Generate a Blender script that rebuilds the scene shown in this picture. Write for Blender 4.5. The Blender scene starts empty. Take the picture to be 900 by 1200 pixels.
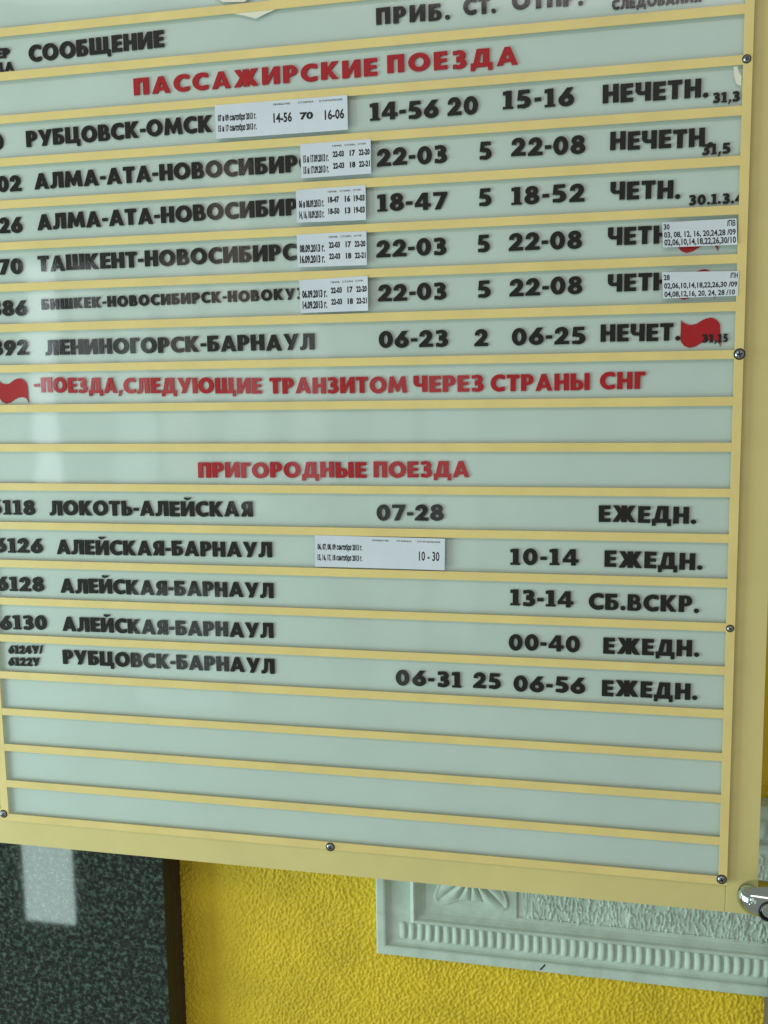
import bpy, bmesh, math, random
import numpy as np
from mathutils import Vector, Matrix
from mathutils.geometry import delaunay_2d_cdt

random.seed(7)
NP = np.random.RandomState(11)
S = 0.001                      # all plans below are in millimetres
scene = bpy.context.scene
COL = scene.collection

# ------------------------------------------------------------------ camera
cam_data = bpy.data.cameras.new('camera')
cam = bpy.data.objects.new('camera', cam_data)
COL.objects.link(cam)
right = Vector((0.97627188, 0.21601574, -0.01517941)).normalized()
fwd = Vector((-0.21613844, 0.96771543, -0.12965732)).normalized()
up = right.cross(fwd).normalized()
cam.matrix_world = Matrix((
    (right.x, up.x, -fwd.x, -0.12376), (right.y, up.y, -fwd.y, -1.04057),
    (right.z, up.z, -fwd.z, -0.38596), (0, 0, 0, 1)))
cam_data.sensor_fit = 'AUTO'
cam_data.sensor_width = 36.0
cam_data.lens = 36.0 * 1162.79 / 1200.0
cam_data.clip_start = 0.01
cam_data.clip_end = 100.0
scene.camera = cam

# ------------------------------------------------------------------ light
world = bpy.data.worlds.new('World')
scene.world = world
world.use_nodes = True
bg = world.node_tree.nodes['Background']
bg.inputs['Color'].default_value = (0.96, 0.97, 0.90, 1)
bg.inputs['Strength'].default_value = 0.30

def lamp(name, loc, aim, sx, sy, power, color):
    d = bpy.data.lights.new(name, 'AREA')
    d.shape = 'RECTANGLE'; d.size = sx; d.size_y = sy
    d.energy = power; d.color = color
    o = bpy.data.objects.new(name, d)
    COL.objects.link(o)
    o.location = loc
    o.rotation_euler = (Vector(aim) - Vector(loc)).to_track_quat('-Z', 'Y').to_euler()
    return o

# the hall's windows: panes of one tall window to the left, a low bright doorway far behind
KEY = (-3.4, -1.3, -1.25)
AIM = Vector((-0.35, 0.0, -0.7))
kd = (AIM - Vector(KEY)).normalized()
kx = kd.cross(Vector((0, 0, 1))).normalized()
for i in (-1, 0, 1):
    for j in (-1, 0, 1):
        p = Vector(KEY) + kx * (i * 0.8) + Vector((0, 0, 0.55 * j))
        lamp('window_light', p, p + kd, 0.66, 0.47, 9.8, (0.72, 0.96, 0.95))
hw = lamp('high_strip_light', (-1.25, -3.5, 1.74), (-1.25, 0, 1.74), 4.6, 0.9, 30.0, (1.0, 0.90, 0.92))  # added unseen strip lamp, gives the pinkish glare along the board's top
hw.rotation_euler = (math.pi / 2, 0.092, 0)
lamp('doorway_light', (-2.835, -3.0, -2.835), (-2.835, 0, -2.835), 0.28, 0.49, 3.3, (0.75, 0.98, 0.93))
# added unseen panes of light behind the camera, faintly mirrored in the clear cover
for wx, wz, ww, wh, pw, col in (
        (-2.89, -0.33, .15, 1.10, 2.6, (0.85, 0.95, 1.0)), (-2.62, -0.10, .16, .62, .55, (0.9, 0.95, 1.0)),
        (-2.40, -0.44, .20, .85, .9, (0.80, 1.0, 0.95)), (-2.14, -0.30, .18, 1.05, .7, (1.0, 0.92, 0.8)),
        (-1.86, 0.30, .22, .70, .6, (1.0, 0.85, 0.7)), (-1.80, -0.62, .2, .75, .55, (0.85, 1.0, 1.0)),
        (-1.50, -0.30, .16, 1.2, .7, (0.9, 1.0, 1.0)), (-1.10, -1.15, .24, 1.60, .75, (0.80, 1.0, 0.96)),
        (-0.80, -0.95, .22, 1.30, .6, (0.85, 1.0, 0.96)), (-2.2, -1.7, .5, .6, 1.0, (0.8, 1.0, 1.0))):
    lamp('mirrored_pane_light', (wx, -3.5, wz), (wx, 0, wz), ww, wh, pw, col)

scene.view_settings.view_transform = 'Standard'
scene.view_settings.look = 'None'
scene.view_settings.exposure = 0.08
scene.view_settings.gamma = 1.0
scene.view_settings.use_curve_mapping = False

# ------------------------------------------------------------------ materials
def mat(name, base, rough=0.5, metallic=0.0, var=0.0, vscale=20.0, bump=0.0, bscale=200.0,
        spec=0.5, dark=None, coat=0.0):
    m = bpy.data.materials.new(name)
    m.use_nodes = True
    nt = m.node_tree; N = nt.nodes; L = nt.links
    b = N['Principled BSDF']
    b.inputs['Base Color'].default_value = (*base, 1)
    b.inputs['Roughness'].default_value = rough
    b.inputs['Metallic'].default_value = metallic
    b.inputs['Specular IOR Level'].default_value = spec
    b.inputs['Coat Weight'].default_value = coat
    tc = N.new('ShaderNodeTexCoord')
    if var:
        n = N.new('ShaderNodeTexNoise'); n.inputs['Scale'].default_value = vscale
        n.inputs['Detail'].default_value = 5; n.inputs['Roughness'].default_value = 0.65
        L.new(tc.outputs['Object'], n.inputs['Vector'])
        r = N.new('ShaderNodeValToRGB')
        r.color_ramp.elements[0].position = 0.3; r.color_ramp.elements[1].position = 0.7
        d = dark or tuple(c * (1 - var) for c in base)
        r.color_ramp.elements[0].color = (*d, 1)
        r.color_ramp.elements[1].color = (*base, 1)
        L.new(n.outputs['Fac'], r.inputs['Fac'])
        L.new(r.outputs['Color'], b.inputs['Base Color'])
    if bump:
        n2 = N.new('ShaderNodeTexNoise'); n2.inputs['Scale'].default_value = bscale
        n2.inputs['Detail'].default_value = 4
        L.new(tc.outputs['Object'], n2.inputs['Vector'])
        bp = N.new('ShaderNodeBump'); bp.inputs['Strength'].default_value = bump
        bp.inputs['Distance'].default_value = 0.001
        L.new(n2.outputs['Fac'], bp.inputs['Height'])
        L.new(bp.outputs['Normal'], b.inputs['Normal'])
    return m

def specks(m, amount=0.5, scale=60.0, col=(0.10, 0.07, 0.04)):
    """sparse specks and scuffs mixed into the base colour"""
    nt = m.node_tree; N = nt.nodes; L = nt.links; b = N['Principled BSDF']
    tc = N.new('ShaderNodeTexCoord'); mp = N.new('ShaderNodeMapping'); mp.inputs['Scale'].default_value = (1, 1, 2.2)
    n = N.new('ShaderNodeTexNoise'); n.inputs['Scale'].default_value = scale; n.inputs['Detail'].default_value = 7
    n.inputs['Roughness'].default_value = 0.8
    r = N.new('ShaderNodeMapRange'); r.inputs['From Min'].default_value = 0.66; r.inputs['From Max'].default_value = 0.80
    r.inputs['To Max'].default_value = amount
    x = N.new('ShaderNodeMix'); x.data_type = 'RGBA'; x.inputs['B'].default_value = (*col, 1)
    L.new(tc.outputs['Object'], mp.inputs['Vector']); L.new(mp.outputs[0], n.inputs['Vector'])
    L.new(n.outputs['Fac'], r.inputs['Value']); L.new(r.outputs[0], x.inputs['Factor'])
    src = b.inputs['Base Color'].links[0].from_socket
    L.new(src, x.inputs['A']); L.new(x.outputs['Result'], b.inputs['Base Color'])

M = {}
M['white'] = mat('white_panel_plastic', (0.72, 0.81, 0.745), 0.45, var=0.09, vscale=7)
M['bar'] = mat('ochre_film', (0.90, 0.72, 0.27), 0.42, var=0.13, vscale=16, bump=0.15, bscale=90)
M['backing'] = mat('beige_board', (0.78, 0.67, 0.27), 0.5, var=0.12, vscale=7, bump=0.1, bscale=150)
M['black'] = mat('black_plastic', (0.009, 0.008, 0.006), 0.28, spec=0.25)
M['red'] = mat('red_plastic', (0.56, 0.007, 0.014), 0.4, spec=0.25, var=0.12, vscale=12)
M['paper'] = mat('printed_paper', (0.74, 0.81, 0.86), 0.6, var=0.08, vscale=30)
M['ink'] = mat('printing_ink', (0.012, 0.012, 0.014), 0.7)
M['steel'] = mat('screw_steel', (0.50, 0.53, 0.54), 0.3, 1.0, var=0.5, vscale=300)
M['recess'] = mat('screw_recess', (0.03, 0.035, 0.04), 0.5, 0.6)
M['chrome'] = mat('chrome', (0.50, 0.57, 0.53), 0.06, 1.0)
M['stucco'] = mat('yellow_stucco', (0.86, 0.63, 0.022), 0.6, var=0.24, vscale=11, bump=0.35, bscale=420)
M['plaster'] = mat('painted_plaster', (0.60, 0.74, 0.63), 0.55, var=0.24, vscale=38, bump=0.25, bscale=300)
M['grout'] = mat('dark_mortar', (0.06, 0.038, 0.014), 0.8, var=0.5, vscale=60, bump=0.5, bscale=300)
M['casing'] = mat('grey_brown_casing', (0.16, 0.15, 0.11), 0.6, var=0.2, vscale=30)
M['scrap'] = mat('torn_film', (0.86, 0.86, 0.70), 0.4, var=0.05, vscale=50)

specks(M['bar'], .45, 90); specks(M['backing'], .35, 55); specks(M['stucco'], .5, 35, (.35, .22, .02))
specks(M['plaster'], .6, 60, (.30, .27, .18)); specks(M['white'], .25, 45, (.35, .36, .30))

def granite():
    m = bpy.data.materials.new('polished_granite'); m.use_nodes = True
    N = m.node_tree.nodes; L = m.node_tree.links; b = N['Principled BSDF']
    tc = N.new('ShaderNodeTexCoord')
    n = N.new('ShaderNodeTexNoise'); n.inputs['Scale'].default_value = 190
    n.inputs['Detail'].default_value = 6; n.inputs['Roughness'].default_value = 0.75
    L.new(tc.outputs['Object'], n.inputs['Vector'])
    r = N.new('ShaderNodeValToRGB'); cr = r.color_ramp
    cr.elements[0].position = 0.42; cr.elements[0].color = (0.004, 0.008, 0.007, 1)
    cr.elements[1].position = 0.60; cr.elements[1].color = (0.09, 0.145, 0.11, 1)
    e = cr.elements.new(0.5); e.color = (0.013, 0.026, 0.021, 1)
    n3 = N.new('ShaderNodeTexNoise'); n3.inputs['Scale'].default_value = 120; n3.inputs['Detail'].default_value = 3
    L.new(tc.outputs['Object'], n3.inputs['Vector'])
    ad = N.new('ShaderNodeMath'); ad.operation = 'MULTIPLY_ADD'; ad.inputs[1].default_value = 0.35
    sc = N.new('ShaderNodeMath'); sc.operation = 'MULTIPLY'; sc.inputs[1].default_value = 0.65
    L.new(n.outputs['Fac'], sc.inputs[0]); L.new(n3.outputs['Fac'], ad.inputs[0]); L.new(sc.outputs[0], ad.inputs[2])
    L.new(ad.outputs[0], r.inputs['Fac'])
    v = N.new('ShaderNodeTexNoise'); v.inputs['Scale'].default_value = 110
    L.new(tc.outputs['Object'], v.inputs['Vector'])
    mx = N.new('ShaderNodeMix'); mx.data_type = 'RGBA'
    rr = N.new('ShaderNodeValToRGB'); rr.color_ramp.elements[0].position = .60; rr.color_ramp.elements[1].position = .78
    L.new(v.outputs['Fac'], rr.inputs['Fac']); L.new(rr.outputs['Color'], mx.inputs['Factor'])
    L.new(r.outputs['Color'], mx.inputs['A'])
    mx.inputs['B'].default_value = (0.045, 0.03, 0.026, 1)
    L.new(mx.outputs['Result'], b.inputs['Base Color'])
    b.inputs['Roughness'].default_value = 0.035
    return m
M['granite'] = granite()

def acrylic():
    m = bpy.data.materials.new('clear_acrylic'); m.use_nodes = True
    nt = m.node_tree; N = nt.nodes; L = nt.links
    N.remove(N['Principled BSDF']); out = N['Material Output']
    t = N.new('ShaderNodeBsdfTransparent'); t.inputs['Color'].default_value = (0.97, 0.99, 0.985, 1)
    g = N.new('ShaderNodeBsdfGlossy'); g.inputs['Roughness'].default_value = 0.05
    # Schlick reflectance from the viewing angle, the same from either side of the sheet
    ge = N.new('ShaderNodeNewGeometry')
    dt = N.new('ShaderNodeVectorMath'); dt.operation = 'DOT_PRODUCT'
    L.new(ge.outputs['Normal'], dt.inputs[0]); L.new(ge.outputs['Incoming'], dt.inputs[1])
    def math_node(op, a, b=None):
        q = N.new('ShaderNodeMath'); q.operation = op
        for i, v in enumerate((a, b)):
            if v is None: continue
            if isinstance(v, float): q.inputs[i].default_value = v
            else: L.new(v, q.inputs[i])
        return q.outputs[0]
    k = math_node('SUBTRACT', 1.0, math_node('ABSOLUTE', dt.outputs['Value']))
    k = math_node('ADD', math_node('MULTIPLY', math_node('POWER', k, 5.0), 0.96), 0.02)
    x = N.new('ShaderNodeMixShader')
    tc = N.new('ShaderNodeTexCoord')
    n = N.new('ShaderNodeTexNoise'); n.inputs['Scale'].default_value = 5
    bp = N.new('ShaderNodeBump'); bp.inputs['Strength'].default_value = 0.25; bp.inputs['Distance'].default_value = 0.004
    L.new(tc.outputs['Object'], n.inputs['Vector']); L.new(n.outputs['Fac'], bp.inputs['Height'])
    L.new(bp.outputs['Normal'], g.inputs['Normal'])
    L.new(k, x.inputs[0]); L.new(t.outputs[0], x.inputs[1]); L.new(g.outputs[0], x.inputs[2])
    L.new(x.outputs[0], out.inputs['Surface'])
    return m
M['acrylic'] = acrylic()

# ------------------------------------------------------------------ helpers
def link(name, mesh, material=None, parent=None, smooth=False):
    if material is not None and not mesh.materials:
        mesh.materials.append(material)
    o = bpy.data.objects.new(name, mesh)
    COL.objects.link(o)
    if parent: o.parent = parent
    if smooth:
        mesh.polygons.foreach_set('use_smooth', [True] * len(mesh.polygons))
    return o

def tag(o, label, cat, group=None):
    o['label'] = label; o['category'] = cat
    if group: o['group'] = group
    return o

def empty(name, loc=(0, 0, 0)):
    o = bpy.data.objects.new(name, None)
    COL.objects.link(o); o.location = Vector(loc) * S
    o.empty_display_size = 0.02
    return o

def from_bm(bm, name):
    bmesh.ops.recalc_face_normals(bm, faces=bm.faces)
    me = bpy.data.meshes.new(name); bm.to_mesh(me); bm.free()
    return me

def box_mesh(name, x0, x1, y0, y1, z0, z1, bevel=0.0, seg=2):
    bm = bmesh.new()
    bmesh.ops.create_cube(bm, size=1)
    for v in bm.verts:
        v.co = Vector(((x0 + x1) / 2 + v.co.x * (x1 - x0), (y0 + y1) / 2 + v.co.y * (y1 - y0),
                       (z0 + z1) / 2 + v.co.z * (z1 - z0))) * S
    if bevel:
        bmesh.ops.bevel(bm, geom=bm.edges[:], offset=bevel * S, segments=seg, affect='EDGES', profile=0.5)
    return from_bm(bm, name)

def box(name, x0, x1, y0, y1, z0, z1, material, parent=None, bevel=0.0):
    return link(name, box_mesh(name, x0, x1, y0, y1, z0, z1, bevel), material, parent)

def lathe(name, prof, material, parent=None, loc=(0, 0, 0), axis='Y', n=32):
    """prof: (radius, height) in mm; height runs along the axis"""
    bm = bmesh.new(); rings = []
    for r, h in prof:
        ring = []
        for k in range(n if r > 1e-6 else 1):
            a = 2 * math.pi * k / n
            c, s = r * math.cos(a), r * math.sin(a)
            co = (c, h, s) if axis == 'Y' else ((h, c, s) if axis == 'X' else (c, s, h))
            ring.append(bm.verts.new(Vector(co) * S))
        rings.append(ring)
    for a, b in zip(rings, rings[1:]):
        for k in range(n):
            if len(a) == 1 and len(b) == 1: continue
            if len(a) == 1: bm.faces.new((a[0], b[k], b[(k + 1) % n]))
            elif len(b) == 1: bm.faces.new((a[k], a[(k + 1) % n], b[0]))
            else: bm.faces.new((a[k], a[(k + 1) % n], b[(k + 1) % n], b[k]))
    o = link(name, from_bm(bm, name), material, parent, smooth=True)
    o.location = Vector(loc) * S
    return o

def cdt_mesh(name, ops, y0=0.0, y1=1.0, scale=1.0):
    """ops: list of (sign, polygon). Later ones win. Plate between y0 (front) and y1 (back)."""
    co = []; faces = []
    for sg, pl in ops:
        a = sum(p[0] * q[1] - q[0] * p[1] for p, q in zip(pl, pl[1:] + pl[:1]))
        if a < 0: pl = pl[::-1]
        faces.append(list(range(len(co), len(co) + len(pl))))
        co += [Vector((p[0], p[1])) for p in pl]
    r = delaunay_2d_cdt(co, [], faces, 1, 1e-5)
    vs, fs, of = r[0], r[2], r[5]
    keep = []
    for f, o in zip(fs, of):
        if o and ops[max(o)][0] > 0:
            a, b, c = (vs[i] for i in f)
            if (b.x - a.x) * (c.y - a.y) - (c.x - a.x) * (b.y - a.y) < 0: f = f[::-1]
            keep.append(f)
    used = sorted({i for f in keep for i in f}); ix = {u: k for k, u in enumerate(used)}
    n = len(used)
    V = [(vs[u].x * scale, y0, vs[u].y * scale) for u in used] + [(vs[u].x * scale, y1, vs[u].y * scale) for u in used]
    F = []; cnt = {}
    for f in keep:
        f = [ix[i] for i in f]
        F.append((f[0], f[1], f[2]))
        for a, b in zip(f, f[1:] + f[:1]): cnt[(a, b)] = 1
    for (a, b) in cnt:
        if (b, a) not in cnt: F.append((b, a, a + n, b + n))
    me = bpy.data.meshes.new(name); me.from_pydata(V, [], F); me.update()
    return me

# ------------------------------------------------------------------ lettering
def R(x0, y0, x1, y1): return [(x0, y0), (x1, y0), (x1, y1), (x0, y1)]
def E(cx, cy, rx, ry, n=28):
    return [(cx + rx * math.cos(2 * math.pi * k / n + .01), cy + ry * math.sin(2 * math.pi * k / n + .01)) for k in range(n)]
def mx(w, ops): return [(s, [(w - x, y) for x, y in p]) for s, p in ops]
def rot(w, ops): return [(s, [(w - x, 1 - y) for x, y in p]) for s, p in ops]
def sh(d, ops): return [(s, [(x + d, y) for x, y in p]) for s, p in ops]
W, H = 0.29, 0.22
def bowl(y0, y1, xr, w=W, h=H, x0=0.0, hi=None):
    r = (y1 - y0) / 2; m = (y0 + y1) / 2; hi = hi or h
    out = [(1, R(x0 + .01, y0, xr - r, y1)), (1, E(xr - r, m, r, r))]
    cut = [(-1, R(x0 + w, y0 + h, xr - r, y1 - hi)), (-1, E(xr - r, m, max(r - w, .04), r - (h + hi) / 2))]
    return out, cut
G = {}
G['А'] = (.94, [(1, [(0, 0), (.345, 1), (.595, 1), (.94, 0)]), (-1, [(.26, -.01), (.68, -.01), (.68 - .345 * .19, .18), (.26 + .345 * .19, .18)]),
                (-1, [(.26 + .345 * .36, .36), (.68 - .345 * .36, .36), (.47, .68)])])
o, c = bowl(0, .63, .72, h=.17); G['Б'] = (.72, [(1, R(0, 0, W, 1)), (1, R(0, 1 - H, .64, 1))] + o + c)
o1, c1 = bowl(.44, 1, .66, h=.17); o2, c2 = bowl(0, .58, .74, h=.17); G['В'] = (.74, [(1, R(0, 0, W, 1))] + o1 + o2 + c1 + c2)
G['Г'] = (.56, [(1, R(0, 0, W, 1)), (1, R(0, 1 - H, .56, 1))])
G['Д'] = (.98, [(1, [(.10, .1), (.27, 1), (.84, 1), (.84, .1)]), (-1, [(.37, .15), (.47, 1 - H), (.84 - W, 1 - H), (.84 - W, .15)]),
                (1, R(0, 0, .98, H)), (1, R(0, -.19, .2, .05)), (1, R(.78, -.19, .98, .05))])
G['Е'] = (.62, [(1, R(0, 0, W, 1)), (1, R(0, 0, .62, H)), (1, R(0, 1 - H, .62, 1)), (1, R(0, .41, .59, .60))])
ar = [(.03, 1), (.33, 1), (.62, .53), (.62, .47), (.31, 0), (0, 0), (.30, .51)]
G['Ж'] = (1.22, [(1, ar), (1, [(1.22 - x, y) for x, y in ar]), (1, R(.61 - W / 2, 0, .61 + W / 2, 1))])
G['З'] = (.68, [(1, E(.33, .29, .35, .31)), (1, E(.33, .745, .31, .275)), (-1, E(.30, .29, .10, .10)), (-1, E(.29, .745, .075, .08)),
                (-1, R(-.1, .24, .22, .78)), (-1, R(-.1, -.1, .06, 1.1)), (1, R(.20, .43, .38, .60)), (1, R(.06, .01, .3, .19)), (1, R(.06, .83, .3, .99))])
I = [(1, R(0, 0, W, 1)), (1, R(.86 - W, 0, .86, 1)), (1, [(W - .02, 0), (W - .02, .36), (.88 - W, 1), (.88 - W, .64)])]
G['И'] = (.86, I)
G['Й'] = (.86, I + [(1, E(.43, 1.27, .22, .19)), (-1, E(.43, 1.31, .11, .10)), (-1, R(0, 1.25, .86, 1.6))])
G['К'] = (.84, [(1, R(0, 0, W, 1)), (1, [(W - .02, .56), (.51, 1), (.82, 1), (.47, .53), (.84, 0), (.52, 0), (W - .02, .44)])])
G['Л'] = (.84, [(1, R(.2, 1 - H, .84, 1)), (1, R(.84 - W, 0, .84, 1)),
                (1, [(.19, 1), (.42, 1), (.42, .7), (.40, .3), (.34, .08), (.22, -.01), (.08, -.02), (0, 0), (0, .2), (.08, .19), (.15, .24), (.18, .4), (.19, .7)])])
G['М'] = (1.12, [(1, [(0, 0), (.11, 1), (.33, 1), (.56, .46), (.79, 1), (1.01, 1), (1.12, 0), (.86, 0), (.80, .52), (.61, .06), (.51, .06), (.32, .52), (.26, 0)])])
G['Н'] = (.80, [(1, R(0, 0, W, 1)), (1, R(.80 - W, 0, .80, 1)), (1, R(.1, .40, .7, .60))])
OO = [(1, E(.5, .5, .5, .52, 40)), (-1, E(.5, .5, .215, .275, 32))]
G['О'] = (1.0, OO)
G['П'] = (.78, [(1, R(0, 0, W, 1)), (1, R(.78 - W, 0, .78, 1)), (1, R(.1, 1 - H, .7, 1))])
o, c = bowl(.36, 1, .70, h=.17); P_ = [(1, R(0, 0, W, 1))] + o + c; G['Р'] = (.70, P_)
G['С'] = (.80, OO + [(-1, R(.5, .27, 1.2, .73)), (-1, R(.80, -.2, 1.2, 1.2)), (1, [(.55, -.01), (.66, -.0), (.79, .05), (.79, .29), (.70, .23), (.6, .21)]), (1, [(.55, 1.01), (.66, 1.0), (.79, .95), (.79, .71), (.70, .77), (.6, .79)])])
G['Т'] = (.70, [(1, R(.35 - W / 2, 0, .35 + W / 2, 1)), (1, R(0, 1 - H, .70, 1))])
G['У'] = (.88, [(1, [(0, 1), (.29, 1), (.47, .56), (.60, 1), (.88, 1), (.50, 0), (.22, 0), (.335, .30)])])
G['Ц'] = (.94, [(1, R(0, 0, W, 1)), (1, R(.54, 0, .54 + W, 1)), (1, R(0, 0, .94, H)), (1, R(.75, -.19, .94, .1))])
G['Ч'] = (.76, [(1, R(0, .62, .5, 1)), (1, E(.28, .61, .28, .29)), (1, R(.28, .32, .7, .62)), (-1, R(W, .6, .76 - W, 1.1)), (-1, E(.38, .6, .13, .09)), (1, R(.76 - W, 0, .76, 1))])
G['Ш'] = (1.16, [(1, R(0, 0, W, 1)), (1, R(.58 - W / 2, 0, .58 + W / 2, 1)), (1, R(1.16 - W, 0, 1.16, 1)), (1, R(0, 0, 1.16, H))])
G['Щ'] = (1.30, G['Ш'][1] + [(1, R(1.1, 0, 1.30, H)), (1, R(1.12, -.19, 1.30, .1))])
o, c = bowl(0, .62, .70, h=.17); Q_ = [(1, R(0, 0, W, 1))] + o + c; G['Ь'] = (.70, Q_)
G['Ы'] = (1.04, Q_ + [(1, R(1.04 - W, 0, 1.04, 1))])
G['Ю'] = (1.38, sh(.38, OO) + [(1, R(0, 0, W, 1)), (1, R(.1, .41, .5, .60))])
G['Я'] = (.74, mx(.74, P_) + [(1, [(0, 0), (.29, 0), (.52, .42), (.52, .5), (.2, .46)])])
G['0'] = (.74, [(1, E(.37, .5, .37, .52, 36)), (-1, E(.37, .5, .105, .285))])
G['1'] = (.50, [(1, R(.13, 0, .13 + W, 1)), (1, R(0, .78, .2, .97)), (1, R(0, 0, .50, .12))])
G['2'] = (.72, [(1, E(.36, .69, .335, .33, 36)), (-1, E(.33, .68, .09, .11)), (-1, R(-.1, -.1, .24, .64)), (-1, R(-.1, .2, .4, .6)), (-1, [(.3, .3), (.8, .3), (.8, .50), (.62, .50), (.4, .56)]),
                (1, [(0, .0), (.72, 0), (.72, .2), (.42, .2), (.66, .52), (.60, .62), (.42, .60), (0, .14)])])
G['3'] = G['З']
G['4'] = (.80, [(1, [(.38, 1), (.66, 1), (.66, .38), (.80, .38), (.80, .19), (.66, .19), (.66, 0), (.42, 0), (.42, .19), (0, .19), (0, .36)]), (-1, [(.42, .38), (.42, .70), (.21, .38)])])
G['5'] = (.70, [(1, E(.34, .32, .36, .34, 36)), (-1, E(.30, .31, .105, .115)), (-1, R(-.1, .20, .22, .44)), (-1, R(-.1, -.1, .05, .6)), (1, R(.05, .01, .2, .2)), (1, [(.10, 1), (.30, 1), (.28, .56), (.05, .44)]), (1, R(.1, .80, .64, 1))])
g6 = [(1, [(.01, .42), (.40, 1), (.69, 1), (.44, .60), (.3, .5)]), (1, E(.37, .335, .37, .355, 36)), (-1, E(.37, .335, .10, .115))]
G['6'] = (.74, g6); G['9'] = (.74, rot(.74, g6))
G['7'] = (.70, [(1, [(0, 1), (.70, 1), (.70, .86), (.36, 0), (.08, 0), (.40, .79), (0, .79)])])
G['8'] = (.72, [(1, E(.36, .29, .36, .31, 36)), (1, E(.36, .745, .315, .275, 36)), (-1, E(.36, .285, .095, .10)), (-1, E(.36, .745, .075, .08))])
G['-'] = (.32, [(1, R(0, .33, .32, .53))])
G['.'] = (.26, [(1, E(.13, .12, .135, .135, 16))])
G[','] = (.26, [(1, [(.10, .22), (.28, .22), (.12, -.18), (0, -.18)])])
G['/'] = (.44, [(1, [(0, -.02), (.16, -.02), (.44, 1.02), (.28, 1.02)])])
GM = {}
def glyph(ch, key):
    k = ch + key
    if k not in GM:
        me = cdt_mesh('glyph', G[ch][1], 0.0, 1.0)
        me.materials.append(M['black' if key == 'k' else 'red'])
        GM[k] = me
    return GM[k]

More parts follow.
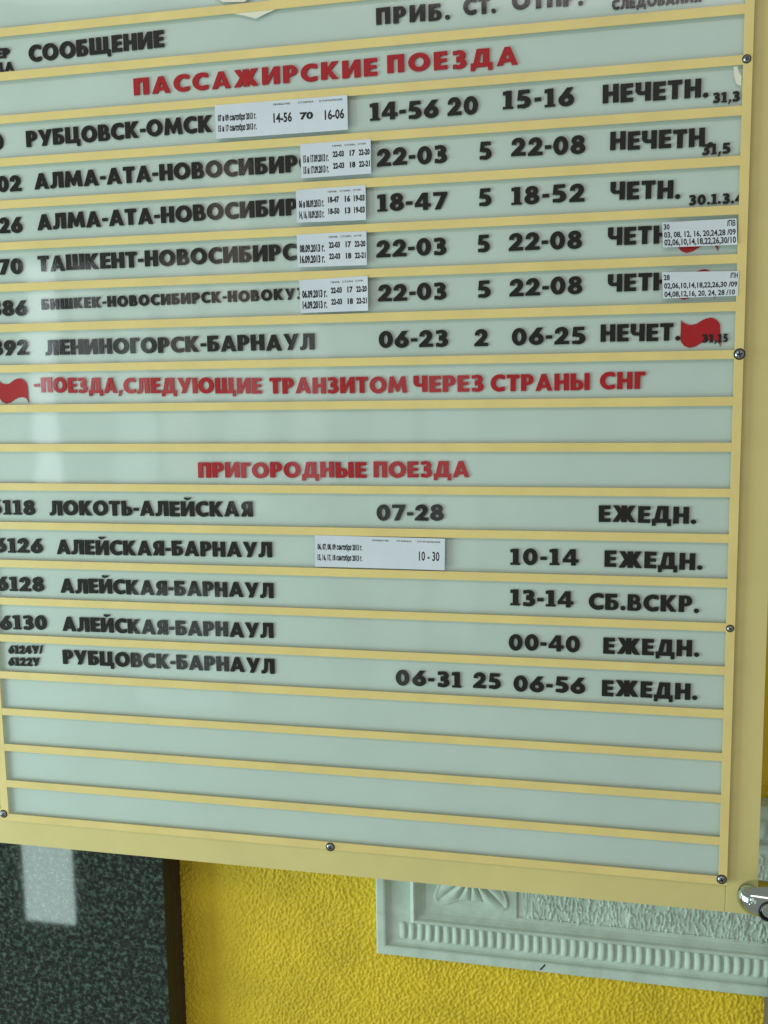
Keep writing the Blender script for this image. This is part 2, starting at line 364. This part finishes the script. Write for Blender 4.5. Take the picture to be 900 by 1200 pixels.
# row, text, x and baseline z at its start, x and z at its end, cap height, colour key
TEXT = [
(0, 'НОМЕР', -833.1, -19.4, -775.9, -21.8, 9.5, 'k'),
(0, 'ПОЕЗДА', -838.7, -34.1, -772.1, -35.7, 8.6, 'k'),
(0, 'СООБЩЕНИЕ', -752.6, -28.2, -591.3, -25.1, 16.7, 'k'),
(0, 'ПРИБ.', -357.3, -23.5, -281.6, -24.9, 15.9, 'k'),
(0, 'СТ.', -267.7, -22.5, -235.2, -22.6, 15.7, 'k'),
(0, 'ОТПР.', -219.2, -22.0, -150.2, -23.2, 15.9, 'k'),
(0, 'СЛЕДОВАНИЯ', -122.5, -30.4, -39.2, -30.3, 8.6, 'k'),
(1, 'ПАССАЖИРСКИЕ', -628.6, -72.7, -357.2, -73.0, 18.0, 'r'),
(1, 'ПОЕЗДА', -346.4, -71.8, -213.2, -73.7, 18.0, 'r'),
(2, '0', -806.1, -118.7, -790.2, -119.2, 16.6, 'k'),
(2, 'РУБЦОВСК-ОМСК', -761.9, -118.2, -539.9, -116.0, 17.5, 'k'),
(2, '14-56', -365.4, -117.1, -293.8, -118.5, 16.8, 'k'),
(2, '20', -284.5, -118.1, -253.4, -117.8, 16.6, 'k'),
(2, '15-16', -228.4, -115.7, -157.5, -116.8, 16.3, 'k'),
(2, 'НЕЧЕТН.', -130.3, -116.8, -30.7, -118.5, 16.7, 'k'),
(2, '31,3', -26.6, -123.9, -1.7, -124.1, 8.2, 'k'),
(3, '02', -801.9, -165.2, -771.7, -165.9, 16.8, 'k'),
(3, 'АЛМА-АТА-НОВОСИБИРСК', -754.7, -164.5, -410.3, -163.1, 17.4, 'k'),
(3, '22-03', -359.0, -163.1, -285.1, -163.6, 17.4, 'k'),
(3, '5', -252.7, -162.8, -239.6, -162.7, 17.1, 'k'),
(3, '22-08', -219.8, -161.7, -146.3, -163.4, 16.9, 'k'),
(3, 'НЕЧЕТН', -122.4, -162.0, -32.7, -164.3, 16.9, 'k'),
(3, '.', -30.3, -164.4, -24.0, -164.8, 16.7, 'k'),
(3, '31,5', -35.6, -172.0, -8.9, -171.3, 8.8, 'k'),
(4, '26', -803.0, -210.5, -773.7, -210.9, 17.0, 'k'),
(4, 'АЛМА-АТА-НОВОСИБИРСК', -754.2, -209.4, -411.3, -207.5, 17.6, 'k'),
(4, '18-47', -359.2, -208.6, -285.5, -209.8, 17.2, 'k'),
(4, '5', -253.1, -208.5, -239.7, -208.9, 17.3, 'k'),
(4, '18-52', -219.7, -209.1, -146.6, -209.6, 17.1, 'k'),
(4, 'ЧЕТН.', -121.6, -209.5, -54.7, -211.6, 17.1, 'k'),
(4, '30.1.3.4', -46.5, -218.5, 5.1, -218.6, 8.5, 'k'),
(5, '70', -807.5, -256.6, -775.8, -257.0, 17.2, 'k'),
(5, 'ТАШКЕНТ-НОВОСИБИРСК', -756.2, -255.2, -431.3, -254.2, 17.9, 'k'),
(5, '22-03', -361.1, -255.5, -286.4, -255.6, 17.8, 'k'),
(5, '5', -254.7, -254.6, -241.5, -254.7, 17.5, 'k'),
(5, '22-08', -222.3, -254.7, -148.6, -255.7, 17.3, 'k'),
(5, 'ЧЕТН', -123.5, -253.4, -64.2, -254.4, 16.9, 'k'),
(6, '386', -820.9, -303.1, -773.6, -303.7, 17.4, 'k'),
(6, 'БИШКЕК-НОВОСИБИРСК-НОВОКУЗНЕЦК', -754.7, -297.8, -392.6, -295.7, 12.0, 'k'),
(6, '22-03', -360.3, -301.2, -286.7, -301.0, 17.6, 'k'),
(6, '5', -254.6, -301.0, -240.7, -301.0, 17.3, 'k'),
(6, '22-08', -221.6, -300.3, -147.7, -300.1, 17.5, 'k'),
(6, 'ЧЕТН', -122.9, -299.1, -63.3, -299.5, 17.1, 'k'),
(7, '392', -822.1, -348.3, -775.0, -348.5, 17.6, 'k'),
(7, 'ЛЕНИНОГОРСК-БАРНАУЛ', -753.2, -349.2, -431.3, -349.9, 17.8, 'k'),
(7, '06-23', -359.9, -349.7, -285.5, -349.8, 17.8, 'k'),
(7, '2', -257.7, -350.1, -243.4, -350.1, 17.5, 'k'),
(7, '06-25', -218.9, -350.1, -144.2, -350.2, 17.5, 'k'),
(7, 'НЕЧЕТ.', -129.4, -349.0, -51.6, -349.1, 17.3, 'k'),
(7, '31,1', -30.7, -351.7, -11.7, -351.7, 7.1, 'k'),
(7, '5', -10.7, -351.6, -6.3, -351.7, 7.1, 'k'),
(8, '-', -770.3, -391.2, -763.7, -391.2, 16.7, 'r'),
(8, 'ПОЕЗДА,', -761.3, -391.8, -660.0, -394.0, 16.5, 'r'),
(8, 'СЛЕДУЮЩИЕ', -657.9, -394.0, -493.1, -396.7, 16.5, 'r'),
(8, 'ТРАНЗИТОМ', -483.7, -396.8, -329.9, -397.5, 16.9, 'r'),
(8, 'ЧЕРЕЗ', -322.7, -397.3, -248.1, -397.5, 17.4, 'r'),
(8, 'СТРАНЫ', -240.8, -397.4, -139.4, -397.0, 17.9, 'r'),
(8, 'СНГ', -129.2, -396.7, -84.5, -396.4, 18.0, 'r'),
(10, 'ПРИГОРОДНЫЕ', -571.3, -489.9, -376.4, -488.5, 17.1, 'r'),
(10, 'ПОЕЗДА', -368.1, -488.4, -263.6, -487.4, 17.0, 'r'),
(11, '6118', -839.4, -535.2, -779.4, -535.1, 17.4, 'k'),
(11, 'ЛОКОТЬ-АЛЕЙСКАЯ', -759.9, -535.1, -508.2, -533.3, 17.3, 'k'),
(11, '07-28', -365.3, -535.2, -291.2, -534.6, 17.2, 'k'),
(11, 'ЕЖЕДН.', -128.8, -533.1, -32.0, -533.5, 16.8, 'k'),
(12, '6126', -836.0, -581.4, -772.4, -580.5, 17.5, 'k'),
(12, 'АЛЕЙСКАЯ-БАРНАУЛ', -754.0, -581.6, -487.0, -578.9, 16.9, 'k'),
(12, '10-14', -220.1, -580.5, -148.7, -579.8, 16.9, 'k'),
(12, 'ЕЖЕДН.', -122.2, -580.7, -24.5, -581.3, 17.0, 'k'),
(13, '6128', -837.1, -627.8, -773.8, -627.6, 17.7, 'k'),
(13, 'АЛЕЙСКАЯ-БАРНАУЛ', -751.9, -627.8, -486.4, -625.6, 17.1, 'k'),
(13, '13-14', -220.1, -625.0, -153.8, -624.8, 16.9, 'k'),
(13, 'СБ.ВСКР.', -138.1, -626.0, -26.7, -626.0, 18.1, 'k'),
(14, '6130', -836.0, -675.8, -772.9, -673.8, 17.4, 'k'),
(14, 'АЛЕЙСКАЯ-БАРНАУЛ', -752.1, -674.3, -487.9, -672.3, 17.3, 'k'),
(14, '00-40', -221.8, -673.9, -146.4, -672.9, 17.8, 'k'),
(14, 'ЕЖЕДН.', -122.3, -673.3, -25.6, -672.4, 17.4, 'k'),
(15, '6124У/', -826.6, -705.6, -780.5, -703.5, 9.0, 'k'),
(15, '6122У', -827.7, -720.6, -785.6, -719.1, 9.1, 'k'),
(15, 'РУБЦОВСК-БАРНАУЛ', -754.1, -714.9, -488.1, -713.6, 17.5, 'k'),
(15, '06-31', -346.5, -719.4, -273.3, -718.9, 17.5, 'k'),
(15, '25', -260.5, -718.2, -230.4, -718.1, 17.5, 'k'),
(15, '06-56', -216.9, -719.4, -140.3, -718.2, 17.5, 'k'),
(15, 'ЕЖЕДН.', -123.1, -719.6, -26.1, -718.8, 17.6, 'k'),
]
# ------------------------------------------------------------------ the timetable board
LETTER_Y, LETTER_T = 3.5, 1.9
P = 46.0
LX, RX = -838.3, 0.0            # clear opening between the side strips
board = empty('timetable_board', (-400, 14, -952))
tag(board, 'large cream railway timetable board with ochre divider bars and raised black and red Cyrillic lettering', 'timetable board')
binv = Vector((400, -14, 952)) * S

def part(o):
    o.parent = board; o.location = Vector(o.location) + binv
    return o

part(box('back_panel', -880, 40.5, 9, 22, -952, 140, M['backing'], bevel=.8))
part(box('bottom_rail', -880, 8.0, 7.2, 9, -952, -905, M['backing'], bevel=.4))
part(box('right_stile', 8.35, 40.5, 7.2, 9, -952, 140, M['backing'], bevel=.4))

def divider(z_bottom, i):
    bend = 0.25 * math.sin(i * 2.1)
    me = box_mesh('divider_bar', LX, RX, 0, 1.3, z_bottom, z_bottom + 8.9 + bend, .12, 1)
    return part(link('divider_bar', me, M['bar']))
for i in range(-2, 20):
    divider(-P * i + random.uniform(-.35, .35), i)
part(box('edge_strip', LX - 9.3, RX + 8.6, 0.05, 1.35, -918, -909, M['bar'], bevel=.12))
part(box('edge_strip', RX + .02, RX + 8.6, -0.02, 1.3, -908.98, 140, M['bar'], bevel=.12))
part(box('edge_strip', LX - 9.3, LX - .02, -0.02, 1.3, -908.98, 140, M['bar'], bevel=.12))
part(box('clear_cover', LX - 9.6, RX + 9.0, 1.4, 3.2, -918.6, 140.2, M['acrylic']))

rows = {}
for i in range(-2, 20):
    o = box('row_panel', LX - 9, RX + 8.5, 5.5, 6.1 + (0.0), -P * (i + 1) + 4.6, -P * i + 4.3, M['white'])
    rows[i] = part(o)

def place_glyph(ch, x, z, sx, cap, key, row):
    nm = ('black_letter' if key == 'k' else 'red_letter') if ch.isalpha() else ('digit' if ch.isdigit() else 'punctuation_mark')
    if cap < 10 and ch.isalpha(): nm = 'small_letter'
    o = bpy.data.objects.new(nm, glyph(ch, key))
    COL.objects.link(o)
    o.parent = rows[row]
    o.location = Vector((x, LETTER_Y + random.uniform(-.1, .05), z)) * S
    o.scale = (sx * S, LETTER_T * S, cap * S)
    o.rotation_euler = (0, random.uniform(-.012, .012), 0)
    return o

GAP = 0.10
for row, txt, x0, z0, x1, z1, cap, key in TEXT:
    big = cap > 12.5
    c = 17.3 if big and 16 < cap < 18.3 else (cap * 1.12 if cap < 10 else cap)
    tot = sum(G[ch][0] for ch in txt) + GAP * (len(txt) - 1)
    # numbers are spaced wider than words
    sx = (x1 - x0) / tot
    gap = GAP * sx
    if 11 < cap < 12.5:
        sx = (x1 - x0) / (tot + .07 * (len(txt) - 1)); gap = (GAP + .07) * sx
    mxs = 1.21 if txt[0].isdigit() else (1.30 if key == 'r' else 1.18)
    if sx > c * mxs:
        gap = (x1 - x0 - c * mxs * sum(G[ch][0] for ch in txt)) / max(1, len(txt) - 1); sx = c * mxs
    x = x0
    for ch in txt:
        w = G[ch][0] * sx
        t = (x - x0) / max(1e-6, x1 - x0)
        j = .018 * c
        place_glyph(ch, x + random.uniform(-j, j) * .6, z0 + (z1 - z0) * t + random.uniform(-j, j), sx, c, key, row)
        x += w + gap

# red waving flags stuck beside some rows
FLAG = [(-51.2, -329.3), (-50.4, -330.4), (-47.0, -332.7), (-42.1, -334.3), (-36.4, -333.2), (-30.9, -329.7), (-27.3, -328.2), (-23.7, -327.5), (-20.6, -328),
        (-17.4, -329.8), (-15.2, -332), (-13.8, -335.2), (-13.0, -356.2), (-14.2, -353.2), (-16.2, -350.6), (-20.7, -349.2), (-26.3, -349.9),
        (-31.9, -352.3), (-36.7, -355.3), (-42.4, -356.5), (-47.3, -354.6), (-50.1, -351.3), (-51.2, -348.6)]
fm = cdt_mesh('red_flag', [(1, [(x, z) for x, z in FLAG])], 4.4 * S, 5.3 * S, S)
fm.materials.append(M['red'])
for row, dx, dz in ((7, 0, 0), (6, -7, 47.3), (5, -5, 92.6), (8, -766, -47.5)):
    o = bpy.data.objects.new('red_flag', fm); COL.objects.link(o)
    o.parent = rows[row]; o.location = Vector((dx, 0, dz)) * S

# scraps of torn protective film
for pts in ([(-512, .5), (-500, -2.5), (-485.7, -7.0), (-474, -3), (-462, .5)], [(-536, 21), (-521, 12.6), (-498, 10.6), (-484, 18), (-500, 24)],
            [(-8.6, -93), (-8.2, -101), (-5.6, -108.6), (-1.4, -111), (-1.2, -102), (-3.6, -98.6), (-5.2, -93)]):
    m = cdt_mesh('film_scrap', [(1, pts)], 1.36 * S, 1.39 * S, S)
    part(link('film_scrap', m, M['scrap']))

# pan-head screws
def screw(x, z, r=4.2, turn=0.3, y=0.0):
    prof = [(0, -2.3), (r * .45, -2.2), (r * .8, -1.6), (r, -.5), (r, 0.2), (r * .5, 0.2)]
    h = part(lathe('screw', prof, M['steel'], None, (x, y, z)))
    a = math.cos(turn), math.sin(turn); k = r * .62; t = r * .15
    cross = []
    for u, v in (((k, t)), ((t, k))):
        cross.append((1, [(a[0] * px - a[1] * pz, a[1] * px + a[0] * pz) for px, pz in ((-u, -v), (u, -v), (u, v), (-u, v))]))
    m = cdt_mesh('cross_recess', cross, -2.5 * S, -1.2 * S, S)
    c = link('cross_recess', m, M['recess'], h)
    w = lathe('washer', [(r * 1.02, -.32), (r * 1.22, -.3), (r * 1.24, 0.1), (r, .1)], M['recess'], h)
    return h
for a in ((2.9, -87.2, 3.4, .9), (4.6, -363.8, 4.6, .2), (3.7, -640.4, 3.2, .6), (-425.5, -914.6, 4.3, 1.1), (3.0, -911.8, 4.3, .4), (-845.5, -909.5, 4.2, .7)):
    screw(*a)

# ------------------------------------------------------------------ pasted paper slips
def text_verts(body, bold):
    cu = bpy.data.curves.new('print', 'FONT'); cu.body = body; cu.offset = bold; cu.resolution_u = 2
    ob = bpy.data.objects.new('print', cu); COL.objects.link(ob)
    bpy.context.view_layer.update()
    ev = ob.evaluated_get(bpy.context.evaluated_depsgraph_get()); me = ev.to_mesh()
    V = [(v.co.x, v.co.y) for v in me.vertices]; F = [tuple(p.vertices) for p in me.polygons]
    ev.to_mesh_clear(); bpy.data.objects.remove(ob); bpy.data.curves.remove(cu)
    return V, F

def slip(corners, lines, label):
    """corners tl, tr, br, bl in board mm; lines: (text, u0, v0, u1, cap, bold) u,v in 0..1 of the slip, v from top"""
    tl, tr, br, bl = [Vector(c) for c in corners]
    cx = sum((Vector(c) for c in corners), Vector((0, 0))) / 4
    root = empty('paper_slip', (cx.x, -.3, cx.y))
    tag(root, label, 'paper slip', 'printed paper slips pasted over the timetable')
    def at(u, v):
        a = tl.lerp(tr, u); b = bl.lerp(br, u); return a.lerp(b, v) - cx
    ca, cb = random.uniform(.3, 1.5), random.uniform(.3, 2.0)
    def curl(u, v):           # ends lift a little off the cover
        return ca * max(0, .25 - u) ** 2 * 8 + cb * max(0, u - .78) ** 2 * 16 * (.4 + .6 * v)
    bm = bmesh.new(); n = 20; m = 4
    lay = []
    for th in (0.0, 0.12):
        g = []
        for i in range(n + 1):
            for j in range(m + 1):
                p = at(i / n, j / m)
                g.append(bm.verts.new(Vector((p.x, th - curl(i / n, j / m), p.y)) * S))
        lay.append(g)
    F_, B_ = lay; q = m + 1
    for i in range(n):
        for j in range(m):
            a0 = i * q + j
            bm.faces.new((F_[a0], F_[a0 + 1], F_[a0 + q + 1], F_[a0 + q]))
            bm.faces.new((B_[a0], B_[a0 + q], B_[a0 + q + 1], B_[a0 + 1]))
    edge = [i * q for i in range(n + 1)] + [n * q + j for j in range(1, q)] + [i * q + m for i in range(n - 1, -1, -1)] + [j for j in range(m - 1, 0, -1)]
    for a0, b0 in zip(edge, edge[1:] + edge[:1]):
        bm.faces.new((F_[a0], F_[b0], B_[b0], B_[a0]))
    link('paper', from_bm(bm, 'paper'), M['paper'], root)
    V = []; F = []
    hgt = (tl - bl).length; wid = (tr - tl).length
    for body, u0, v0, u1, cap, bold in lines:
        tv, tf = text_verts(body, bold)
        xs = [v[0] for v in tv]; a, b = min(xs), max(xs)
        base = len(V)
        for x, y in tv:
            u = u0 + (x - a) / (b - a) * (u1 - u0)
            v = v0 - y / .70 * cap / hgt
            p = at(u, v)
            i = abs(u - .5) * 2
            V.append((p.x * S, (-.08 - curl(u, v)) * S, p.y * S))
        F += [tuple(base + k for k in f) for f in tf]
    me = bpy.data.meshes.new('print'); me.from_pydata(V, [], F); me.update()
    link('print', me, M['ink'], root)
    return root

HD = [("ПРИБЫТИЕ", .445, .14, .575, 1.7, .02), ("СТОЯНКА", .635, .14, .75, 1.7, .02), ("ОТПРАВЛЕНИЕ", .79, .14, .965, 1.7, .02)]
hd = [("ПРИБ.", .46, .15, .60, 1.6, .02), ("СТОЯН.", .63, .15, .79, 1.6, .02), ("ОТПР.", .82, .15, .94, 1.6, .02)]
def small(d1, d2, a1, s1, o1, a2, s2, o2, c=6.2, x=.035):
    return hd + [(d1, x, .54, .40, c, .05), (d2, x, .87, .40, c, .05),
                 (a1, .46, .44, .62, 5.4, .05), (s1, .70, .44, .78, 5.4, .05), (o1, .83, .44, .985, 5.4, .05),
                 (a2, .46, .78, .62, 5.4, .05), (s2, .70, .78, .78, 5.4, .05), (o2, .83, .78, .985, 5.4, .05)]
slip([(-534.0, -90.7), (-388.2, -91.0), (-388.1, -125.5), (-533.6, -125.2)], HD +
     [("07 и 09 сентября 2013 г.", .02, .48, .315, 6.0, .05), ("15 и 17 сентября 2013 г.", .02, .79, .315, 6.0, .05),
      ("14-56", .445, .64, .585, 9.2, .03), ("70", .645, .60, .745, 6.6, .05), ("16-06", .83, .66, .975, 9.2, .03)],
     'wide white paper slip with times 14-56, 70 and 16-06 after the word РУБЦОВСК-ОМСК')
slip([(-440.3, -136.6), (-364.2, -136.2), (-364.2, -170.8), (-439.8, -171.3)],
     small("15 и 17.09.2013 г.", "15 и 17.09.2013 г.", "22-03", "17", "22-20", "22-03", "18", "22-21", 6.8),
     'small white slip dated 17.09.2013, topmost of four small slips, on the upper АЛМА-АТА row')
slip([(-446.3, -182.9), (-370.5, -181.9), (-370.5, -217.3), (-445.7, -216.5)],
     small("06 и 08.09.2013 г.", "14, 16, 18.09.2013 г.", "18-47", "16", "19-03", "18-50", "13", "19-03", 6.8),
     'small white slip listing 19-03, second of four small slips, on the lower АЛМА-АТА row')
slip([(-446.6, -228.8), (-370.4, -228.6), (-370.4, -263.5), (-446.3, -262.8)],
     small("08.09.2013 г.", "16.09.2013 г.", "22-03", "17", "22-20", "22-03", "18", "22-21", 7.2),
     'small white slip dated 08.09.2013, third of four small slips, on the ТАШКЕНТ row')
slip([(-445.1, -276.3), (-369.7, -274.6), (-369.7, -310.6), (-444.5, -310.8)],
     small("06.09.2013 г.", "14.09.2013 г.", "22-03", "17", "22-20", "22-03", "18", "22-21", 7.2),
     'small white slip dated 06.09.2013, lowest of four small slips, on the small-lettered БИШКЕК row')
slip([(-71.5, -234.4), (-2.1, -233.9), (-0.6, -258.8), (-70.1, -258.4)],
     [("30", .02, .29, .10, 5.0, .03), ("/ПВ", .87, .27, .985, 5.0, .03), ("03, 08, 12, 16, 20,24,28 /09", .02, .61, .985, 5.2, .028), ("02,06,10,14,18,22,26,30/10", .02, .92, .985, 5.6, .03)],
     'white slip headed 30 listing day numbers, upper of two near the right edge strip')
slip([(-70.6, -282.2), (1.9, -283.8), (1.4, -307.4), (-69.1, -307.9)],
     [("28", .02, .30, .10, 5.0, .03), ("/ПН", .885, .27, .985, 5.0, .03), ("02,06,10,14,18,22,26,30 /09", .02, .62, .985, 5.2, .03), ("04,08,12,16, 20, 24, 28 /10", .02, .94, .96, 5.2, .028)],
     'white slip headed 28 listing day numbers, lower of two near the right edge strip')
slip([(-434.7, -552.2), (-289.5, -553.3), (-290.1, -587.7), (-435.1, -587.3)], HD +
     [("06, 07, 08, 09 сентября 2013 г.", .02, .44, .37, 5.9, .05), ("15, 16, 17, 18 сентября 2013 г.", .02, .78, .37, 5.9, .05), ("10 - 30", .805, .71, .96, 10.0, .02)],
     'wide white paper slip with the time 10 - 30 in the suburban train rows')

# ------------------------------------------------------------------ the wall behind
def relief(nx, nz, lx, lz, seed, sharp=1.0, veins=False):
    """random relief with feature size lx, lz in grid cells, values about 0..1"""
    rs = np.random.RandomState(seed)
    a = rs.randn(nz, nx)
    fx = np.fft.fftfreq(nx)[None, :]; fz = np.fft.fftfreq(nz)[:, None]
    k2 = (fx * lx) ** 2 + (fz * lz) ** 2
    filt = np.exp(-k2 * 8.0) - .45 * np.exp(-k2 * 70)
    b = np.real(np.fft.ifft2(np.fft.fft2(a) * filt))
    b /= b.std()
    if veins:
        v = np.exp(-(b / .42) ** 2)
        c = np.roll(a, 7, 0); c = np.real(np.fft.ifft2(np.fft.fft2(c) * np.exp(-k2 * 25))); c /= c.std()
        return v * (.75 + .25 * np.tanh(c * 1.3))
    return 1 / (1 + np.exp(-sharp * (b - .25)))

def grid_mesh(name, x0, x1, z0, z1, y, hmap, amp):
    """sheet facing -y with relief amp (mm) toward the viewer"""
    nz, nx = hmap.shape
    X, Z = np.meshgrid(np.linspace(x0, x1, nx), np.linspace(z0, z1, nz))
    V = np.stack([X, y - amp * hmap, Z], -1).reshape(-1, 3) * S
    i = np.arange(nz * nx).reshape(nz, nx)
    F = np.stack([i[:-1, :-1], i[:-1, 1:], i[1:, 1:], i[1:, :-1]], -1).reshape(-1, 4)
    me = bpy.data.meshes.new(name); me.from_pydata(V.tolist(), [], F.tolist()); me.update()
    me.polygons.foreach_set('use_smooth', [True] * len(me.polygons))
    return me

wall = empty('stucco_wall', (-300, 150, -1600))
tag(wall, 'bright yellow rough stucco wall showing below and behind the board', 'wall')
def child(o, root):
    o.parent = root; o.location = Vector(o.location) - root.location; return o
h = relief(720, 460, 1.0, 1.35, 3, 2.4)
child(link('rendered_face', grid_mesh('rendered_face', -700, 160, -1400, -860, 151, h, 1.8), M['stucco']), wall)
child(box('upper_wall', -700, 160, 150, 180, -860, 700, M['stucco']), wall)
child(box('lower_wall', -700, 160, 150, 180, -1900, -1400, M['stucco']), wall)

pil = empty('granite_pilaster', (-950, 100, -1900))
tag(pil, 'dark green speckled polished granite slab on the pilaster left of the yellow wall', 'pilaster')
child(box('granite_slab', -1500, -684.6, 100, 126, -1900, 700, M['granite'], bevel=1.2), pil)
child(box('shaded_side_strip', -684.55, -684.1, 101.4, 125.8, -1900, 700, M['recess']), pil)  # thin black strip added to darken the slab's unlit side
child(box('mortar_bed', -1499, -684.0, 126, 152, -1900, 700, M['grout'], bevel=.3), pil)

# moulded plaster panel
frz = empty('plaster_relief_panel', (-167, 150, -1119))
tag(frz, 'pale green moulded plaster relief panel with a fluted border mounted on the yellow wall', 'wall relief')
def ring_mesh(name, x0, x1, z0, z1, prof):
    bm = bmesh.new(); rings = []
    for ins, y in prof:
        rings.append([bm.verts.new(Vector(c) * S) for c in ((x0 + ins, y, z0 + ins), (x1 - ins, y, z0 + ins), (x1 - ins, y, z1 - ins), (x0 + ins, y, z1 - ins))])
    for a, b in zip(rings, rings[1:]):
        for k in range(4): bm.faces.new((a[k], a[(k + 1) % 4], b[(k + 1) % 4], b[k]))
    return from_bm(bm, name)
X0, X1, Z0, Z1 = -403, 420, -1119, -881
child(link('moulded_frame', ring_mesh('moulded_frame', X0, X1, Z0, Z1,
      [(0, 151), (0, 127), (.8, 125.6), (2, 125), (10, 124.6), (12, 125), (13.2, 126.2), (14, 129), (16, 131), (18, 131.6), (44, 132), (46, 130), (47.5, 125.6), (49.5, 124.4), (51.5, 125.6), (53, 129), (56, 132), (59, 134.4), (62, 135.4), (64, 136)]), M['plaster']), frz)
h2 = relief(700, 170, 1.7, 10.5, 5, 2.4, True)
env = np.clip((np.linspace(X0 + 60, X1 - 60, 700) + 222) / 14, 0, 1)[None, :]
h2 = h2 * (0.12 + .88 * env)
child(link('relief_field', grid_mesh('relief_field', X0 + 60, X1 - 60, Z0 + 60, Z1 - 60, 136.8, h2, 2.2), M['plaster']), frz)
# flutes: raised rounded ovals with a sharp right edge, in a row above the lower rim
def flute_mesh():
    bm = bmesh.new(); secs = []
    prof = [(-4.9, 0), (-4.2, 2.2), (-2.2, 4.0), (.6, 5.0), (2.9, 4.9), (3.9, 4.0), (4.1, 0)]
    zs = [(-12.6, .25, .15), (-11.2, .72, .55), (-8, .97, .9), (0, 1, 1), (8, .97, .95), (11.2, .75, .65), (12.6, .3, .2)]
    for z, sx, sy in zs:
        secs.append([bm.verts.new(Vector((x * sx, -y * sy, z)) * S) for x, y in prof])
    for a, b in zip(secs, secs[1:]):
        for k in range(len(prof) - 1): bm.faces.new((a[k], a[k + 1], b[k + 1], b[k]))
    bm.faces.new(secs[0]); bm.faces.new(secs[-1][::-1])
    return from_bm(bm, 'flute')
fl = flute_mesh(); fl.materials.append(M['plaster'])
fl.polygons.foreach_set('use_smooth', [True] * len(fl.polygons))
x = -369.0; k = 0
while x < 130:
    for z in (Z0 + 33, Z1 - 31):
        o = bpy.data.objects.new('flute', fl); COL.objects.link(o); o.parent = frz
        o.location = Vector((x, 132.6, z)) * S - frz.location
        o.scale = (random.uniform(.92, 1.08), random.uniform(.85, 1.1), random.uniform(.95, 1.03))
        o.rotation_euler = (0, random.uniform(-.04, .04), 0)
    x += 11.35; k += 1

# star rosette in a raised square at the left end of the field
def star():
    n = 160; nr = 26; bm = bmesh.new(); R0 = 66.0
    cx, cz = -281, -1000
    grid = []
    for i in range(nr + 1):
        row = []
        for j in range(n):
            a = 2 * math.pi * j / n
            f = abs(math.cos(2 * (a - math.pi / 4)))       # 1 at the four diagonal tips
            tip = f ** 5
            rad = 40 + (R0 - 40) * tip
            r = rad * i / nr
            u = i / nr
            leaf = abs(math.sin(8 * a)) ** .7              # sixteen facets
            hgt = (1.5 + 8.0 * leaf * (0.25 + .75 * (1 - u))) * (1 - u ** 8) + 1.5 * math.exp(-((u - .93) / .05) ** 2)
            row.append(bm.verts.new(Vector((cx + r * math.cos(a), 135.5 - hgt, cz + r * math.sin(a))) * S))
            if i == 0: break
        grid.append(row)
    for j in range(n): bm.faces.new((grid[0][0], grid[1][(j + 1) % n], grid[1][j]))
    for a, b in zip(grid[1:], grid[2:]):
        for j in range(n): bm.faces.new((a[j], a[(j + 1) % n], b[(j + 1) % n], b[j]))
    return from_bm(bm, 'star_rosette')
child(box('square_tile', -339, -223, 134.6, 140, -1057, -943, M['plaster'], bevel=1.2), frz)
child(link('star_rosette', star(), M['plaster']), frz)

chip = box('chip', -4.6, 4.6, -.5, .5, -.8, .8, M['recess'])
chip.rotation_euler = (0, math.radians(-52), 0)
chip.parent = frz; chip.location = Vector((-190.5, 124.6, -1111.5)) * S - frz.location
post = box('casing_post', 74.5, 160, 96, 150, -1900, -1012, M['casing'], bevel=2)
tag(post, 'narrow grey brown casing at the far right edge beside the plaster panel', 'door casing')

# ------------------------------------------------------------------ chrome clamp on the lower right corner
ch = empty('chrome_clamp', (45, -15, -919.5))
tag(ch, 'shiny chrome clamp gripping the lower right corner of the board', 'clamp')
def cap_prof(L, r):
    pr = [(0, 0)]
    for k in range(1, 9):
        a = k / 8 * math.pi / 2
        pr.append((r * math.sin(a), r * 1.15 * (1 - math.cos(a))))
    return pr + [(r, L - 4), (r * .9, L), (0, L)]
body = lathe('clamp_body', cap_prof(86, 18), M['chrome'], ch, (-29, -4, 1.5), 'X', 40)
body.rotation_euler = (0, math.radians(3), 0)
lathe('clamp_ring', [(8.9, 8), (8.9, -3.6), (9.8, -4.2), (10.8, -3.4), (11.0, 8)], M['recess'], ch, (.5, -18.9, -4), 'Y', 32)
lathe('clamp_bolt', [(0, -3.4), (6, -3.2), (8.2, -2.4), (8.8, 6)], M['chrome'], ch, (.5, -18.9, -4), 'Y', 32)
lathe('clamp_arm', [(7, 4), (7, 165)], M['chrome'], ch, (40, 0, 0), 'Y', 24)
